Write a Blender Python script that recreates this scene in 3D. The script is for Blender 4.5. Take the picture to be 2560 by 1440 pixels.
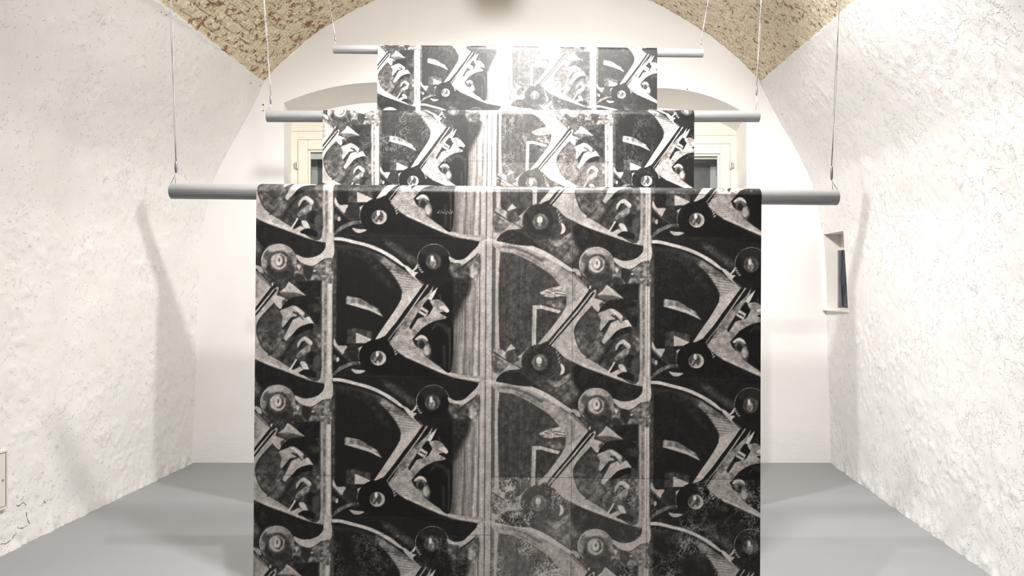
import bpy, bmesh, math, random
import numpy as np
from mathutils import Vector, Matrix

random.seed(7)
rng = np.random.default_rng(7)
scene = bpy.context.scene
for o in list(bpy.data.objects):
    bpy.data.objects.remove(o)
C = scene.collection

# ------------------------------------------------------------------ camera
F = 1849.0            # focal length in pixels of the 2560 px wide frame
HOR = 700.0           # horizon row
CAMZ = 1.5
cam_data = bpy.data.cameras.new('camera')
cam_data.sensor_width = 36.0
cam_data.lens = F / 2560.0 * 36.0
cam_data.shift_y = -(720.0 - HOR) / 2560.0
cam_data.clip_start = 0.05
cam = bpy.data.objects.new('camera', cam_data)
C.objects.link(cam)
cam.location = (0, 0, CAMZ)
cam.rotation_euler = (math.pi / 2, 0, 0)
scene.camera = cam

# ------------------------------------------------------------------ world, exposure
world = bpy.data.worlds.new('world')
scene.world = world
world.use_nodes = True
world.node_tree.nodes['Background'].inputs[0].default_value = (0.55, 0.6, 0.65, 1)
world.node_tree.nodes['Background'].inputs[1].default_value = 0.25
scene.view_settings.view_transform = 'Standard'
scene.view_settings.look = 'None'
scene.view_settings.gamma = 1.0
scene.view_settings.use_curve_mapping = False
scene.view_settings.exposure = 1.13
scene.cycles.use_light_tree = False          # four lamps only
scene.cycles.caustics_reflective = False
scene.cycles.caustics_refractive = False

# spotlights of the room: (position, aim, watts, cone degrees, blend, radius, colour, label)
WARM = (1.0, 0.97, 0.94)
COOL = (1.0, 0.98, 0.96)
LAMPS = [
    ((-0.24, 1.09, 3.23), (-0.10, 2.5, 1.95), 150, 88, 0.95, 0.02, WARM, 'round black ceiling spotlight aimed at the front banner'),
    ((0.20, 2.50, 3.62), (0.10, 4.0, 1.3), 190, 156, 0.6, 0.08, WARM, 'round black ceiling spotlight aimed at the middle banner'),
    ((0.06, 3.98, 3.66), (0.04, 4.95, 1.6), 126, 131, 0.55, 0.02, COOL, 'round black ceiling spotlight aimed at the rear banner'),
    ((0.75, 3.35, 3.50), (2.2, 5.2, 2.8), 22, 156, 0.8, 0.05, COOL, 'round black ceiling spotlight turned to the right wall'),
]

# ------------------------------------------------------------------ helpers
def link(o, parent=None):
    C.objects.link(o)
    if parent is not None:
        o.parent = parent
    return o

def tag(o, label=None, cat=None, group=None, kind=None):
    if label: o['label'] = label
    if cat: o['category'] = cat
    if group: o['group'] = group
    if kind: o['kind'] = kind
    return o

def np_mesh(name, verts, faces, smooth=True):
    """verts (n,3) array, faces (m,4) or (m,3) int array"""
    me = bpy.data.meshes.new(name)
    verts = np.asarray(verts, dtype=np.float32)
    faces = np.asarray(faces, dtype=np.int32)
    k = faces.shape[1]
    me.vertices.add(len(verts)); me.vertices.foreach_set('co', verts.ravel())
    me.loops.add(faces.size); me.loops.foreach_set('vertex_index', faces.ravel())
    me.polygons.add(len(faces))
    me.polygons.foreach_set('loop_start', np.arange(0, faces.size, k, dtype=np.int32))
    me.polygons.foreach_set('use_smooth', np.full(len(faces), smooth, dtype=bool))
    me.update(calc_edges=True)
    return me

def grid_faces(nr, nc):
    i = np.arange(nr * nc).reshape(nr, nc)
    return np.stack([i[:-1, :-1], i[:-1, 1:], i[1:, 1:], i[1:, :-1]], -1).reshape(-1, 4)

class MB:
    def __init__(s): s.v = []; s.f = []
    def add(s, vs, fs):
        b = len(s.v); s.v += [tuple(p) for p in vs]; s.f += [tuple(b + i for i in f) for f in fs]
    def box(s, a, b):
        (x0, y0, z0), (x1, y1, z1) = a, b
        s.add([(x0,y0,z0),(x1,y0,z0),(x1,y1,z0),(x0,y1,z0),(x0,y0,z1),(x1,y0,z1),(x1,y1,z1),(x0,y1,z1)],
              [(0,3,2,1),(4,5,6,7),(0,1,5,4),(1,2,6,5),(2,3,7,6),(3,0,4,7)])
    def quad(s, a, b, c, d): s.add([a, b, c, d], [(0, 1, 2, 3)])
    def tube(s, pts, r, n=8, caps=True):
        pts = [Vector(p) for p in pts]
        rs = r if isinstance(r, (list, tuple)) else [r] * len(pts)
        prev = None; base = len(s.v)
        for i, p in enumerate(pts):
            t = (pts[min(i + 1, len(pts) - 1)] - pts[max(i - 1, 0)]).normalized()
            ref = prev if prev is not None else (Vector((0, 1, 0)) if abs(t.y) < 0.9 else Vector((1, 0, 0)))
            u = (ref - t * ref.dot(t)).normalized(); w = t.cross(u); prev = u
            for k in range(n):
                a = 2 * math.pi * k / n
                s.v.append(tuple(p + (u * math.cos(a) + w * math.sin(a)) * rs[i]))
        for i in range(len(pts) - 1):
            for k in range(n):
                k2 = (k + 1) % n
                s.f.append((base + i*n + k, base + i*n + k2, base + (i+1)*n + k2, base + (i+1)*n + k))
        if caps:
            s.f.append(tuple(base + k for k in reversed(range(n))))
            s.f.append(tuple(base + (len(pts)-1)*n + k for k in range(n)))
    def build(s, name, mat, parent=None, smooth=False, bevel=0):
        me = bpy.data.meshes.new(name); me.from_pydata(s.v, [], s.f); me.update()
        if smooth:
            for p in me.polygons: p.use_smooth = True
        o = bpy.data.objects.new(name, me); link(o, parent)
        if mat: me.materials.append(mat)
        if bevel:
            m = o.modifiers.new('bevel', 'BEVEL'); m.width = bevel; m.segments = 2; m.limit_method = 'ANGLE'
        return o

_perm = rng.permutation(4096)
_val = rng.random(4096)
def vnoise(x, y, seed=0):
    x = np.asarray(x, dtype=np.float64) + seed * 17.31; y = np.asarray(y, dtype=np.float64) + seed * 9.77
    xi = np.floor(x).astype(np.int64); yi = np.floor(y).astype(np.int64)
    fx = x - xi; fy = y - yi
    fx = fx*fx*(3-2*fx); fy = fy*fy*(3-2*fy)
    def h(a, b): return _val[_perm[(_perm[a & 4095] + b) & 4095]]
    return (h(xi,yi)*(1-fx)+h(xi+1,yi)*fx)*(1-fy) + (h(xi,yi+1)*(1-fx)+h(xi+1,yi+1)*fx)*fy
def fbm(x, y, oct=4, seed=0, gain=0.5):
    s = 0; a = 1; n = 0
    for k in range(oct):
        s = s + a * vnoise(x * 2**k, y * 2**k, seed + k); n += a; a *= gain
    return s / n
def sstep(a, b, x):
    t = np.clip((x - a) / (b - a), 0, 1); return t*t*(3-2*t)

# node helper
def new_mat(name):
    m = bpy.data.materials.new(name); m.use_nodes = True
    nt = m.node_tree; b = nt.nodes['Principled BSDF']
    return m, nt, b
def N(nt, typ, **kw):
    n = nt.nodes.new(typ)
    for k, v in kw.items():
        if k in n.inputs: n.inputs[k].default_value = v
        else: setattr(n, k, v)
    return n
def ramp(nt, src, stops, interp='LINEAR'):
    r = nt.nodes.new('ShaderNodeValToRGB'); r.color_ramp.interpolation = interp
    e = r.color_ramp.elements
    while len(e) > 1: e.remove(e[-1])
    e[0].position = stops[0][0]; c = stops[0][1]; e[0].color = c if isinstance(c, tuple) else (c, c, c, 1)
    for p, c in stops[1:]:
        q = e.new(p); q.color = c if isinstance(c, tuple) else (c, c, c, 1)
    nt.links.new(src, r.inputs[0]); return r.outputs[0]
def math_(nt, op, a, b):
    m = nt.nodes.new('ShaderNodeMath'); m.operation = op
    for i, v in enumerate((a, b)):
        if isinstance(v, (int, float)): m.inputs[i].default_value = v
        else: nt.links.new(v, m.inputs[i])
    return m.outputs[0]
def mixc(nt, fac, a, b):
    m = nt.nodes.new('ShaderNodeMix'); m.data_type = 'RGBA'
    for sock, v in ((m.inputs[0], fac), (m.inputs[6], a), (m.inputs[7], b)):
        if isinstance(v, (int, float, tuple)): sock.default_value = v
        else: nt.links.new(v, sock)
    return m.outputs[2]
def noise(nt, vec, scale, detail=4, rough=0.5, dist=0.0):
    n = nt.nodes.new('ShaderNodeTexNoise')
    n.inputs['Scale'].default_value = scale; n.inputs['Detail'].default_value = detail
    n.inputs['Roughness'].default_value = rough; n.inputs['Distortion'].default_value = dist
    nt.links.new(vec, n.inputs['Vector']); return n.outputs[0]
def objvec(nt, scale=(1, 1, 1), rot=(0, 0, 0)):
    t = nt.nodes.new('ShaderNodeTexCoord'); m = nt.nodes.new('ShaderNodeMapping')
    m.inputs['Scale'].default_value = scale; m.inputs['Rotation'].default_value = rot
    nt.links.new(t.outputs['Object'], m.inputs[0]); return m.outputs[0]
def bump(nt, h, strength, dist, prev=None):
    b = nt.nodes.new('ShaderNodeBump'); b.inputs['Strength'].default_value = strength; b.inputs['Distance'].default_value = dist
    nt.links.new(h, b.inputs['Height'])
    if prev is not None: nt.links.new(prev, b.inputs['Normal'])
    return b.outputs[0]

# ------------------------------------------------------------------ materials
def mat_rough_plaster(name, col, rot, density):
    """smooth trowelled lime plaster with sparse torn ridges and pits"""
    m, nt, b = new_mat(name)
    v = objvec(nt)
    vs = objvec(nt, (1, 1.0, 0.8), rot)
    big = noise(nt, v, 2.2, 2)
    wave = noise(nt, vs, 5.0, 1, 0.5)
    msk = noise(nt, v, 8, 4, 0.65)
    def ridges(scale, width, cut, dist):
        n = noise(nt, vs, scale, 4, 0.66, dist)
        a = math_(nt, 'ABSOLUTE', math_(nt, 'SUBTRACT', n, 0.5), 0.0)
        r = ramp(nt, a, [(0.0, 1.0), (width, 0.0)])
        return math_(nt, 'MULTIPLY', r, ramp(nt, msk, cut))
    zone = ramp(nt, big, [(0.40 - density, 0.25), (0.60 - density, 1.0)])
    r1 = ridges(7, 0.014, [(0.36 + density, 1.0), (0.43 + density, 0.0)], 0.6)
    r2 = ridges(17, 0.022, [(0.55 - density, 0.0), (0.62 - density, 1.0)], 0.4)
    terr = ramp(nt, noise(nt, vs, 6.5, 4, 0.64, 0.5), [(0.40, 0.0), (0.408, 0.5), (0.60, 0.55), (0.607, 1.0)])
    pits = ramp(nt, noise(nt, vs, 42, 1.5, 0.7), [(0.285, 0.0), (0.315, 1.0)])
    # one height field in metres
    def sc(x, k): return math_(nt, 'MULTIPLY', x, k)
    h = math_(nt, 'ADD', sc(r1, 0.0024), sc(r2, 0.0016))
    h = math_(nt, 'MULTIPLY', h, zone)
    h = math_(nt, 'ADD', h, sc(math_(nt, 'MULTIPLY', terr, zone), 0.0024))
    h = math_(nt, 'ADD', h, math_(nt, 'ADD', sc(wave, 0.0066), sc(pits, 0.0028)))
    nn = bump(nt, h, 1.0, 1.0)
    nt.links.new(nn, b.inputs['Normal'])
    blot = ramp(nt, big, [(0.35, tuple(c * 0.955 for c in col) + (1,)), (0.65, tuple(col) + (1,))])
    wm = ramp(nt, noise(nt, v, 5.0, 2, 0.65), [(0.56, 0.0), (0.74, 0.35)])
    colr = mixc(nt, wm, blot, (col[0] * 0.97, col[1] * 0.94, col[2] * 0.89, 1))
    nt.links.new(colr, b.inputs['Base Color'])
    b.inputs['Roughness'].default_value = 0.75
    b.inputs['Specular IOR Level'].default_value = 0.25
    return m

M_left = mat_rough_plaster('plaster_left', (0.80, 0.785, 0.76), (0.5, 0, 0), 0.02)
M_right = mat_rough_plaster('plaster_right', (0.82, 0.81, 0.80), (-0.7, 0, 0), 0.06)

def mat_smooth_plaster():
    m, nt, b = new_mat('plaster_smooth')
    v = objvec(nt)
    n1 = noise(nt, v, 1.8, 2); n2 = noise(nt, v, 22, 2, 0.6)
    n3 = noise(nt, objvec(nt, (1, 1, 2.5)), 4, 3, 0.6)
    # old plaster edge low on the wall gives a ragged relief band
    sep = nt.nodes.new('ShaderNodeSeparateXYZ'); nt.links.new(v, sep.inputs[0])
    low = ramp(nt, sep.outputs[2], [(0.0, 1.0), (0.26, 1.0), (0.34, 0.0)])
    h = math_(nt, 'MULTIPLY', n3, low)
    nn = bump(nt, math_(nt, 'ADD', math_(nt, 'MULTIPLY', n2, 0.0006), math_(nt, 'MULTIPLY', h, 0.006)), 1.0, 1.0)
    nt.links.new(nn, b.inputs['Normal'])
    c = ramp(nt, n1, [(0.35, (0.80, 0.785, 0.765, 1)), (0.65, (0.83, 0.815, 0.80, 1))])
    nt.links.new(c, b.inputs['Base Color']); b.inputs['Roughness'].default_value = 0.7
    b.inputs['Specular IOR Level'].default_value = 0.25
    return m
M_back = mat_smooth_plaster()

def mat_floor():
    m, nt, b = new_mat('grey_floor_paint')
    v = objvec(nt, (0.5, 1.6, 1))
    n1 = noise(nt, v, 2.0, 4, 0.6)
    c = ramp(nt, n1, [(0.3, (0.30, 0.308, 0.317, 1)), (0.7, (0.335, 0.339, 0.345, 1))])
    nt.links.new(c, b.inputs['Base Color'])
    r = ramp(nt, n1, [(0.3, 0.48), (0.7, 0.6)]); nt.links.new(r, b.inputs['Roughness'])
    b.inputs['Specular IOR Level'].default_value = 0.35
    return m
M_floor = mat_floor()

def mat_brick(name, red, lim, base=False, right=False):
    m, nt, b = new_mat(name)
    g = nt.nodes.new('ShaderNodeNewGeometry')
    v = g.outputs['Position']
    n1 = noise(nt, v, 17, 3, 0.65, 0.3); n2 = noise(nt, v, 55, 2.5, 0.65); n3 = noise(nt, v, 3.0, 1)
    if right:
        lime = ramp(nt, n2, [(0.3, (0.54, 0.455, 0.32, 1)), (0.5, (0.75, 0.66, 0.505, 1)), (0.72, (0.86, 0.80, 0.66, 1))])
    else:
        lime = ramp(nt, n2, [(0.3, (0.50, 0.42, 0.285, 1)), (0.5, (0.74, 0.65, 0.475, 1)), (0.72, (0.84, 0.775, 0.61, 1))])
    redc = ramp(nt, n2, [(0.3, (0.15, 0.06, 0.035, 1)), (0.55, (0.33, 0.16, 0.09, 1)), (0.75, (0.46, 0.30, 0.20, 1))])
    fac = n1
    if not base:
        oi = nt.nodes.new('ShaderNodeObjectInfo')
        fac = math_(nt, 'ADD', n1, math_(nt, 'MULTIPLY', math_(nt, 'SUBTRACT', oi.outputs['Random'], 0.5), 0.13))
    fac = math_(nt, 'ADD', fac, math_(nt, 'MULTIPLY', math_(nt, 'SUBTRACT', n3, 0.5), 0.3))
    f = ramp(nt, fac, [(lim, 0.0), (lim + 0.035, red)])
    col = mixc(nt, f, lime, redc)
    # torn flecks: thin bent chips of darker brick
    wn = nt.nodes.new('ShaderNodeTexNoise'); wn.inputs['Scale'].default_value = 14; wn.inputs['Detail'].default_value = 1.5
    nt.links.new(v, wn.inputs['Vector'])
    wv = nt.nodes.new('ShaderNodeVectorMath'); wv.operation = 'MULTIPLY_ADD'; nt.links.new(wn.outputs['Color'], wv.inputs[0])
    wv.inputs[1].default_value = (0.09, 0.09, 0.09); nt.links.new(v, wv.inputs[2])
    vo = nt.nodes.new('ShaderNodeTexVoronoi'); vo.feature = 'DISTANCE_TO_EDGE'; vo.inputs['Scale'].default_value = 21 if right else 15
    nt.links.new(wv.outputs[0], vo.inputs['Vector'])
    ed = ramp(nt, vo.outputs['Distance'], [(0.03, 1.0), (0.10, 0.0)])
    sel = ramp(nt, noise(nt, v, 20, 2, 0.6), [(0.56, 0.0), (0.62, 1.0)])
    fl = math_(nt, 'MULTIPLY', ed, sel)
    col = mixc(nt, math_(nt, 'MULTIPLY', fl, 0.85), col, (0.22, 0.12, 0.07, 1))
    pit = ramp(nt, noise(nt, v, 34, 2.5, 0.75), [(0.29, 1.0), (0.325, 0.0)])
    col = mixc(nt, pit, col, (0.10, 0.06, 0.035, 1))
    nt.links.new(col, b.inputs['Base Color'])
    hh = math_(nt, 'ADD', math_(nt, 'MULTIPLY', n1, 0.010), math_(nt, 'MULTIPLY', n2, 0.008))
    nn = bump(nt, math_(nt, 'ADD', hh, math_(nt, 'MULTIPLY', fl, -0.006)), 1.0, 1.0)
    nt.links.new(nn, b.inputs['Normal'])
    b.inputs['Roughness'].default_value = 0.9
    b.inputs['Specular IOR Level'].default_value = 0.1
    return m
M_brickL = mat_brick('limed_brick', 0.9, 0.57)
M_brickR = mat_brick('limed_rubble_brick', 0.6, 0.68, right=True)
M_mortar = mat_brick('lime_mortar', 0.75, 0.66, True)
M_mortarR = mat_brick('pale_lime_mortar', 0.6, 0.70, True, True)

def mat_simple(name, col, rough=0.5, metal=0.0, spec=0.5, nscale=0, namp=0.0, bumps=0.0):
    m, nt, b = new_mat(name)
    b.inputs['Roughness'].default_value = rough; b.inputs['Metallic'].default_value = metal
    b.inputs['Specular IOR Level'].default_value = spec
    v = objvec(nt)
    n = noise(nt, v, nscale or 8, 4, 0.6)
    c = ramp(nt, n, [(0.3, tuple(x * (1 - namp) for x in col) + (1,)), (0.7, tuple(min(1, x * (1 + namp)) for x in col) + (1,))])
    nt.links.new(c, b.inputs['Base Color'])
    if bumps: nt.links.new(bump(nt, n, bumps, 0.002), b.inputs['Normal'])
    return m
def mat_pole():
    m, nt, b = new_mat('grey_painted_tube')
    v = objvec(nt, (1.2, 6, 6)); n = noise(nt, v, 9, 5, 0.65)
    c = ramp(nt, n, [(0.3, (0.34, 0.345, 0.355, 1)), (0.62, (0.42, 0.42, 0.42, 1)), (0.75, (0.56, 0.555, 0.55, 1))])
    nt.links.new(c, b.inputs['Base Color'])
    r = ramp(nt, n, [(0.3, 0.5), (0.7, 0.34)]); nt.links.new(r, b.inputs['Roughness'])
    b.inputs['Metallic'].default_value = 0.4
    nt.links.new(bump(nt, n, 0.12, 0.002), b.inputs['Normal'])
    return m
M_pole = mat_pole()
M_wire = mat_simple('steel_wire', (0.42, 0.39, 0.40), 0.4, 0.35)
M_crimp = mat_simple('crimp_sleeve', (0.30, 0.28, 0.30), 0.4, 0.7)
M_cream = mat_simple('cream_window_paint', (0.80, 0.755, 0.65), 0.45, 0, 0.4, 6, 0.03)
M_groove = mat_simple('cream_groove', (0.52, 0.42, 0.31), 0.6)
M_osash = mat_simple('grey_green_sash', (0.55, 0.56, 0.55), 0.5, 0, 0.4, 6, 0.08)
M_dark = mat_simple('dark_outside_pane', (0.16, 0.16, 0.175), 0.25, 0, 0.5, 5, 0.3)
M_metal = mat_simple('hinge_metal', (0.55, 0.53, 0.48), 0.4, 0.7)
M_panel = mat_simple('beige_panel_enamel', (0.70, 0.675, 0.62), 0.4, 0, 0.4, 4, 0.02)
M_black = mat_simple('matte_black_metal', (0.02, 0.02, 0.02), 0.5, 0.3)
M_crack = mat_simple('crack_shadow_gap', (0.16, 0.135, 0.11), 0.95, 0, 0.0, 30, 0.5)
M_hole = mat_simple('drill_hole_plug', (0.20, 0.10, 0.05), 0.9, 0, 0.1)
M_sill = mat_simple('sill_plaster', (0.80, 0.77, 0.72), 0.6, 0, 0.3, 10, 0.03, 0.2)

def mat_glass():
    m, nt, b = new_mat('window_glass')
    out = nt.nodes['Material Output']; nt.nodes.remove(b)
    t = nt.nodes.new('ShaderNodeBsdfTransparent'); t.inputs[0].default_value = (0.94, 0.955, 0.945, 1)
    g = nt.nodes.new('ShaderNodeBsdfGlossy'); g.inputs['Roughness'].default_value = 0.03
    fr = nt.nodes.new('ShaderNodeFresnel'); fr.inputs[0].default_value = 1.5
    nz = noise(nt, objvec(nt), 3, 2)
    bp = bump(nt, nz, 0.05, 0.01); nt.links.new(bp, g.inputs['Normal'])
    mx = nt.nodes.new('ShaderNodeMixShader'); nt.links.new(fr.outputs[0], mx.inputs[0])
    nt.links.new(t.outputs[0], mx.inputs[1]); nt.links.new(g.outputs[0], mx.inputs[2])
    nt.links.new(mx.outputs[0], out.inputs[0]); return m
M_glass = mat_glass()

def mat_foil():
    m, nt, b = new_mat('dark_plastic_film')
    v = objvec(nt, (1, 3, 0.8)); n = noise(nt, v, 7, 3, 0.5, 1.2)
    c = ramp(nt, n, [(0.3, (0.012, 0.015, 0.025, 1)), (0.7, (0.04, 0.045, 0.06, 1))])
    nt.links.new(c, b.inputs['Base Color']); b.inputs['Roughness'].default_value = 0.18
    nt.links.new(bump(nt, n, 0.8, 0.03), b.inputs['Normal']); return m
M_foil = mat_foil()

# ------------------------------------------------------------------ room shell
D = 6.07
YB = -2.6
def X0(y): return 0.08 * (np.asarray(y, dtype=float) - D)     # the side walls run slightly askew to the end wall
PZ = np.array([-0.04, 0.4, 0.8, 1.2, 1.5, 1.9, 2.32, 2.56, 2.81, 3.125])
PX = np.array([2.622, 2.612, 2.600, 2.585, 2.570, 2.545, 2.455, 2.335, 2.185, 2.03])
_zz = np.linspace(PZ[0], PZ[-1], 400); _xx = np.interp(_zz, PZ, PX)
_k = np.hanning(31); _k /= _k.sum()
_xx = np.convolve(np.pad(_xx, 15, mode='reflect', reflect_type='odd'), _k, 'valid')
def prof(z): return np.interp(z, _zz, _xx)
R = 2.741; ZC = 1.287

# floor
mb = MB(); mb.quad((-3.6, YB, 0), (3.4, YB, 0), (3.4, 6.5, 0), (-3.6, 6.5, 0))
tag(mb.build('floor', M_floor), 'smooth grey painted concrete floor', None, None, 'structure')

NICHE_Y0, NICHE_Y1, NICHE_Z0, NICHE_Z1 = 5.60, 6.035, 1.272, 1.872
def zb(y, side):      # upper limit of the plaster, bricks begin there
    return 3.125 + (np.clip(D - y, 0, 2.2)) * (0.03 if side < 0 else -0.035)

def side_wall(side):
    ys = list(np.arange(YB, 2.4, 0.2)) + list(np.arange(2.4, 6.13, 0.013))
    zs = list(np.linspace(-0.04, 1.0, 90)) + list(np.linspace(1.0, 3.125, 180))[1:]
    if side > 0:
        for arr, vals in ((ys, (NICHE_Y0, NICHE_Y1)), (zs, (NICHE_Z0, NICHE_Z1))):
            for v in vals:
                k = int(np.argmin(np.abs(np.array(arr) - v))); arr[k] = v
    ys = np.array(ys); zs = np.array(zs)
    Y, Z = np.meshgrid(ys, zs)
    x = prof(Z)
    s = 5 if side < 0 else 9
    d = (fbm(Y * 1.3, Z * 1.3, 3, s) - 0.5) * 0.02 + (fbm(Y * 6, Z * 6, 4, s + 20, 0.6) - 0.5) * 0.011
    chip = fbm(Y * 26, Z * 22, 3, s + 40, 0.6)
    patch = sstep(0.45, 0.62, fbm(Y * 2.4, Z * 2.4, 3, s + 60))
    d += sstep(0.56, 0.62, chip) * 0.0035 * (0.25 + patch)
    # ragged thicker foot of the plaster at the floor
    d += np.exp(-(Z / 0.09) ** 2) * (0.006 + 0.045 * (fbm(Y * 11, Z * 5, 4, s + 80, 0.75) - 0.45))
    if side > 0:
        q = np.maximum(np.maximum(NICHE_Y0 - Y, Y - NICHE_Y1), np.maximum(NICHE_Z0 - Z, Z - NICHE_Z1))
        d *= sstep(0.0, 0.08, q)
    d *= sstep(3.13, 3.02, Z) * 0.85 + 0.15
    d *= sstep(2.3, 2.7, Y)
    zt = zb(Y, side)
    Z2 = np.where(Z > 2.6, 2.6 + (Z - 2.6) * (zt + (fbm(Y * 22, Y * 0, 4, s + 3, 0.65) - 0.5) * 0.02 - 2.6) / 0.525, Z)
    x = np.where(Z > 2.6, np.where(Z2 > 3.125, np.sqrt(np.maximum(R * R - (Z2 - ZC) ** 2, 0)), prof(np.minimum(Z2, 3.125))), x)
    X = side * (x - d) + X0(Y)
    V = np.stack([X, Y, Z2], -1)
    # lip that turns back into the wall above the plaster edge
    lip = V[-1:].copy(); lip[..., 0] += side * 0.06; lip[..., 2] += 0.03
    V = np.concatenate([V, lip], 0)
    nr, nc = V.shape[:2]
    f = grid_faces(nr, nc)
    if side > 0:
        cy = V[..., 1].reshape(-1)[f].mean(1); cz = V[..., 2].reshape(-1)[f].mean(1)
        f = f[~((cy > NICHE_Y0) & (cy < NICHE_Y1) & (cz > NICHE_Z0) & (cz < NICHE_Z1))]
    if side < 0: f = f[:, ::-1]
    nm = 'wall_left' if side < 0 else 'wall_right'
    me = np_mesh(nm, V.reshape(-1, 3), f)
    me.materials.append(M_left if side < 0 else M_right)
    o = bpy.data.objects.new(nm, me); link(o)
    tag(o, 'rough trowelled off-white plaster side wall on the left' if side < 0 else 'brightly lit rough white plaster side wall on the right', None, None, 'structure')
    return o
wall_left = side_wall(-1)
wall_right = side_wall(1)

# small niche with dark window in the right wall
def xr(z, y): return float(prof(z) + X0(y))
mb = MB()
y0, y1, z0, z1 = NICHE_Y0, NICHE_Y1, NICHE_Z0, NICHE_Z1
def jx(z, y): return xr(z, y)
xo = 3.0
zsn = np.linspace(z0, z1, 9)
for yy in (y0, y1):
    for a, b in zip(zsn[:-1], zsn[1:]):
        q = [(jx(a, yy), yy, a), (xo, yy, a), (xo, yy, b), (jx(b, yy), yy, b)]
        mb.quad(*(q if yy == y1 else q[::-1]))
mb.quad((jx(z1, y0), y0, z1), (xo, y0, z1), (xo, y1, z1), (jx(z1, y1), y1, z1))
mb.quad((jx(z0, y0), y0, z0), (jx(z0, y1), y1, z0), (xo, y1, z0), (xo, y0, z0))
o = mb.build('niche_reveal', M_sill, wall_right)
w3 = bpy.data.objects.new('window_3', None); link(w3); w3.location = (2.66, 5.85, z0)
tag(w3, 'small dark window deep in the right wall niche', None, None, 'structure')
mb = MB()
nn_ = 14
gv = []; 
for j in range(nn_ + 1):
    for i in range(9):
        yy = y0 + 0.004 + (y1 - y0 - 0.008) * i / 8; zz = z0 + 0.02 + (z1 - z0 - 0.15) * j / nn_
        gv.append((2.672 - 2.66 + 0.006 * math.sin(i * 1.9 + j * 0.4) + 0.004 * random.random(), yy - 5.85, zz - z0))
me = np_mesh('pane', gv, grid_faces(nn_ + 1, 9)); me.materials.append(M_foil)
o = bpy.data.objects.new('pane', me); link(o, w3)
mb = MB()
mb.box((-0.004, y1 - 5.85 - 0.03, 0.01), (0.02, y1 - 5.85 - 0.003, z1 - z0 - 0.13))
mb.build('frame', M_dark, w3)
mb = MB(); mb.box((0.02, y0 - 5.85, z1 - z0 - 0.14), (0.05, y1 - 5.85, z1 - z0)); mb.build('head_board', M_sill, w3)
mb = MB(); mb.box((2.535, y0 - 0.02, z0 - 0.022), (2.70, y1 + 0.02, z0 + 0.004))
tag(mb.build('trim_1', M_sill, bevel=0.008), 'thin white sill slab under the small right wall niche', None, None, 'structure')

# end wall with two arched window recesses
NW = [dict(x0=-1.871, x1=-0.30, zs=2.954, zp=3.122, zbm=1.0, ix0=-1.912, ix1=-0.26),
      dict(x0=0.50, x1=1.924, zs=2.86, zp=3.075, zbm=1.0, ix0=0.47, ix1=1.946)]
NDEP = 0.36
def arch(n, x, drop=0.0):
    c = (n['x0'] + n['x1']) / 2; w = (n['x1'] - n['x0']) / 2; h = n['zp'] - n['zs']
    r = (w * w + h * h) / (2 * h)
    return n['zp'] - r + math.sqrt(max(r * r - (x - c) ** 2, 0)) - drop
mb = MB()
xs = sorted(set([round(v, 4) for v in np.arange(-2.8, 2.81, 0.05)] + [v for n in NW for v in (n['x0'], n['x1'])]))
for a, b in zip(xs[:-1], xs[1:]):
    m = (a + b) / 2
    n = next((n for n in NW if n['x0'] < m < n['x1']), None)
    zA = ZC + math.sqrt(max(R * R - min(abs(a + 0.02), 2.7) ** 2, 0)) + 0.12; zB = ZC + math.sqrt(max(R * R - min(abs(b + 0.02), 2.7) ** 2, 0)) + 0.12
    if n is None:
        mb.quad((a, D, -0.02), (b, D, -0.02), (b, D, zB), (a, D, zA))
    else:
        mb.quad((a, D, -0.02), (b, D, -0.02), (b, D, n['zbm']), (a, D, n['zbm']))
        mb.quad((a, D, arch(n, a)), (b, D, arch(n, b)), (b, D, zB), (a, D, zA))
wall_back = mb.build('wall_back', M_back)
tag(wall_back, 'smooth white plaster end wall with two arched window recesses', None, None, 'structure')
for n in NW:
    mb = MB(); y2 = D + NDEP
    K = 24
    fx = [n['x0'] + (n['x1'] - n['x0']) * k / K for k in range(K + 1)]
    bx = [n['ix0'] + (n['ix1'] - n['ix0']) * k / K for k in range(K + 1)]
    for k in range(K):
        mb.quad((fx[k], D, arch(n, fx[k])), (bx[k], y2, arch(n, fx[k], 0.075)), (bx[k+1], y2, arch(n, fx[k+1], 0.075)), (fx[k+1], D, arch(n, fx[k+1])))
        # inner wall above the window casing
        mb.quad((bx[k], y2, 2.55), (bx[k+1], y2, 2.55), (bx[k+1], y2, arch(n, fx[k+1], 0.075)), (bx[k], y2, arch(n, fx[k], 0.075)))
    mb.quad((n['x0'], D, n['zbm']), (n['ix0'], y2, n['zbm']), (n['ix0'], y2, arch(n, n['x0'], 0.075)), (n['x0'], D, arch(n, n['x0'])))
    mb.quad((n['x1'], D, n['zbm']), (n['x1'], D, arch(n, n['x1'])), (n['ix1'], y2, arch(n, n['x1'], 0.075)), (n['ix1'], y2, n['zbm']))
    mb.quad((n['x0'], D, n['zbm']), (n['x1'], D, n['zbm']), (n['ix1'], y2, n['zbm']), (n['ix0'], y2, n['zbm']))
    mb.build('recess_reveal', M_back, wall_back)

# rear wall behind the camera
mb = MB()
for a, b in zip(xs[:-1], xs[1:]):
    sx = float(X0(YB))
    zA = ZC + math.sqrt(max(R * R - min(abs(a), 2.7) ** 2, 0)) + 0.12; zB = ZC + math.sqrt(max(R * R - min(abs(b), 2.7) ** 2, 0)) + 0.12
    mb.quad((a + sx, YB + 0.01, -0.02), (a + sx, YB + 0.01, zA), (b + sx, YB + 0.01, zB), (b + sx, YB + 0.01, -0.02))
tag(mb.build('wall_front', M_back), 'plain white plaster wall behind the viewer', None, None, 'structure')

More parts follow.
